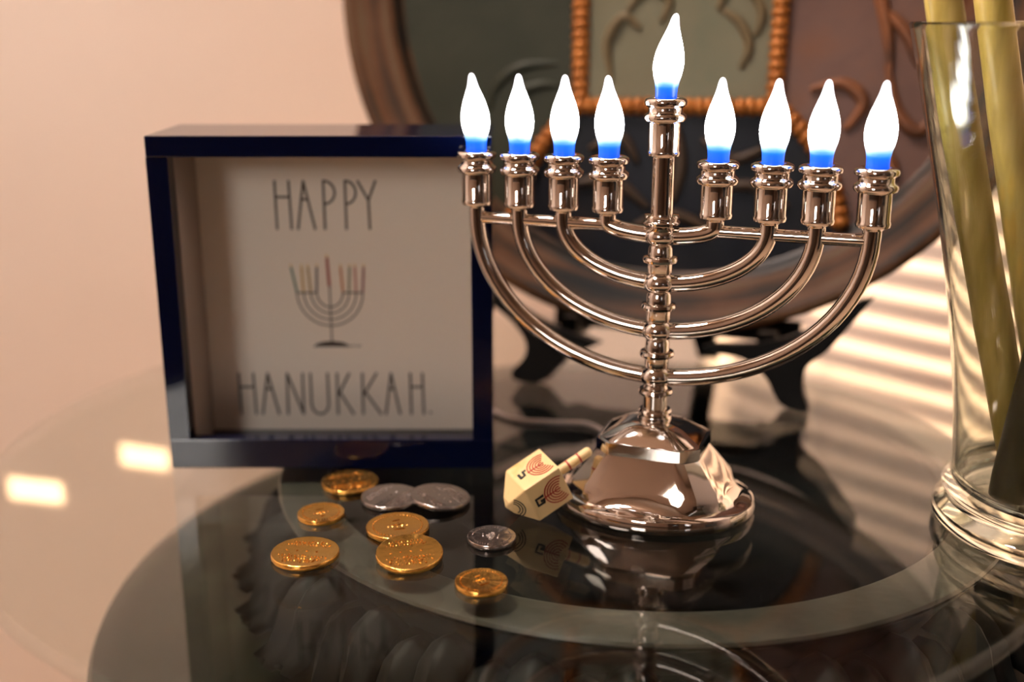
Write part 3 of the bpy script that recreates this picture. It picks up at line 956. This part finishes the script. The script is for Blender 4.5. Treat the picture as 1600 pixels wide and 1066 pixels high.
cen = [[(-.055, -.085), (-.060, -.055), (-.048, -.035), (-.034, -.045)], [(-.045, -.030), (-.030, -.014), (-.012, -.022), (-.018, -.040)], [(-.030, -.004), (-.012, .012), (.004, .000), (-.004, -.014)],
       [(.000, -.012), (.018, -.004), (.030, -.014), (.026, -.030)], [(.030, -.030), (.044, -.040), (.052, -.058), (.046, -.075)], [(.034, -.008), (.050, -.014), (.060, -.032), (.056, -.050)],
       [(.020, .01), (.036, .02), (.052, .008), (.060, -.008)], [(-.06, .02), (-.045, .045), (-.02, .05), (-.01, .03)], [(.01, .04), (.03, .06), (.055, .05), (.06, .03)], [(-.05, .075), (0, .085), (.05, .075)]]
scrolls(cen, M['scroll_sage'])
scrolls([[(-.155, -.110), (-.150, -.090), (-.130, -.075), (-.100, -.072)], [(-.140, -.115), (-.132, -.098), (-.115, -.090), (-.095, -.090)], [(-.19, .04), (-.15, .07), (-.11, .05)]], M['pat_green'], .0045, -.0062)
scrolls([[(.118, .02), (.140, -.005), (.152, -.040), (.158, -.075)], [(.150, -.03), (.168, -.048), (.178, -.072)], [(.155, -.07), (.165, -.105), (.182, -.12), (.196, -.10)], [(.10, -.09), (.125, -.085), (.14, -.10), (.128, -.12)],
         [(.15, -.125), (.165, -.15), (.150, -.17)], [(.12, .05), (.15, .07), (.19, .05), (.20, .02)], [(.17, -.01), (.19, .0), (.205, -.02)]], M['scroll_plum'], .0045)
scrolls([[(-.07, -.14), (-.045, -.13), (-.03, -.15)], [(-.085, -.17), (-.05, -.165), (-.02, -.185)], [(.02, -.13), (.045, -.145), (.07, -.135)], [(.03, -.17), (.06, -.165), (.09, -.18)], [(-.03, -.2), (0, -.19), (.03, -.2)], [(0, -.12), (.005, -.15), (0, -.18)]], M['scroll_navy'], .004)

st = empty('plate_stand', 'black lacquered plate stand with curved legs under the platter', 'stand', frame_mtx((.112, .865, 0), (math.cos(R(18)), -math.sin(R(18)), 0), (math.sin(R(18)) * math.sin(R(10)), math.cos(R(18)) * math.sin(R(10)), math.cos(R(10)))))
def sm2(P, n=4):
    return [(p.x, p.y) for p in smooth_path([(x, y, 0) for x, y in P], n)]
legL = sm2([(-.170, .098), (-.156, .078), (-.138, .062), (-.1206, .0496), (-.1086, .0345), (-.109, .0215), (-.1182, .0100), (-.1170, .0030), (-.1054, .0006), (-.0930, .0030), (-.0814, .0160), (-.0729, .0250), (-.0625, .0300), (-.0480, .0375)]) + sm2([(-.060, .0415), (-.090, .049), (-.125, .066), (-.160, .094)])
legR = sm2([(.0340, .0420), (.0398, .0385), (.0671, .0360), (.0851, .0230), (.0964, .0050), (.1065, .0006), (.1185, .0010), (.1135, .0156), (.1145, .0329), (.1285, .0464), (.1402, .0620), (.1600, .0900)]) + sm2([(.150, .087), (.118, .064), (.080, .049), (.045, .0455)])
legL = [(x, y + .0046) for x, y in legL]; legR = [(x, y + .0046) for x, y in legR]
MB().prism(legL, -.022, 0).build('leg', M['black'], st, smooth=False)
MB().prism(legR, -.022, 0).build('leg', M['black'], st, smooth=False)
MB().box((-.10, .050, -.070), (.105, .068, -.056)).build('crossbar', M['black'], st, smooth=False)
for x in (-.085, .075):
    MB().box((x, .046, -.068), (x + .014, .060, -.018)).build('side_rail', M['black'], st, smooth=False)
MB().add([(.014, .060, -.060), (.032, .060, -.060), (.032, .060, -.074), (.014, .060, -.074), (.014, .0240, -.128), (.032, .0240, -.128), (.032, .0270, -.142), (.014, .0270, -.142)],
         [(0, 1, 2, 3), (7, 6, 5, 4), (0, 4, 5, 1), (1, 5, 6, 2), (2, 6, 7, 3), (3, 7, 4, 0)]).build('rear_leg', M['black'], st, smooth=False)

# ------------------------------------------------------------------ vase with stems
VC = Vector((.327, .632, 0))
gm = bpy.data.materials.new('thick_glass'); gm.use_nodes = True
gm.node_tree.nodes.remove(gm.node_tree.nodes['Principled BSDF'])
gb = nd(gm, 'ShaderNodeBsdfGlass'); gb.inputs['IOR'].default_value = 1.45; gb.inputs['Color'].default_value = (.95, .96, .93, 1)
lk(gm, gb.outputs[0], gm.node_tree.nodes['Material Output'].inputs['Surface'])
outer = [(.0637, .0350), (.0648, .050), (.0665, .070), (.0695, .092), (.0755, .130), (.0850, .180), (.0965, .230), (.1055, .268), (.1112, .2905)]
outer = [(p.x, p.z) for p in smooth_path([(r, 0, z) for r, z in outer], 5)]
inner = [(r - .0026, z) for r, z in outer]
foot = [(.0, .0006), (.060, .0006), (.069, .0012), (.0725, .004), (.0732, .008), (.0722, .012), (.0690, .0148), (.0665, .0165), (.0662, .0185), (.0685, .0215), (.0690, .0245), (.0675, .0280), (.0648, .0310), (.0638, .0330)]
b = MB()
b.lathe(foot + outer + [(.1107, .2915), (.1092, .2915)] + inner[::-1] + [(.0607, .0300), (.0600, .0265), (.0580, .0235), (.0545, .0215), (.0500, .0206), (.0, .0202)], 96)
va = b.build('glass_vase', gm, None, angle=30, weld=True)
va.location = VC
tag(va, 'tall flared clear glass vase holding thick green stems', 'vase')

def stem(a, b, r, label, bow=.004, seed=0):
    a, b = Vector(a), Vector(b)
    t = bpy.data.objects
    rnd = random.Random(seed)
    d = b - a
    side = d.cross(Vector((0, 1, 0))).normalized()
    pts, rr = [], []
    for i in range(25):
        q = i / 24
        pts.append(a + d * q + side * bow * math.sin(PI * q) - a)
        rr.append(r * (1.0 - .12 * q) * (1 + .05 * max(0, math.cos(q * 24)) ** 8))
    rr[0] *= .86; rr[-1] *= .9
    o = MB().tube(pts, rr, 18).build('plant_stem', M['stem_dark'] if 'dark' in label else M['stem'], None, angle=70)
    o.location = a
    tag(o, label, 'stem', 'thick stems standing in the vase')
stem((.302, .632, .0262), (.197, .634, .43), .0105, 'thick olive stem leaning furthest left over the vase rim', .003, 1)
stem((.284, .612, .0262), (.320, .604, .43), .0108, 'dark stem whose foot stands furthest left in the vase', -.003, 2)
stem((.3060, .594, .0262), (.385, .590, .43), .0100, 'dark stem standing in front of the vase centre', .003, 3)
stem((.335, .658, .0262), (.240, .672, .43), .0110, 'olive stem rising behind the leftmost one', .003, 4)
stem((.352, .634, .0262), (.292, .636, .44), .0105, 'upright olive stem in the middle of the vase', -.002, 5)
stem((.3585, .662, .0262), (.350, .700, .44), .0105, 'olive stem standing at the back of the vase', .003, 6)
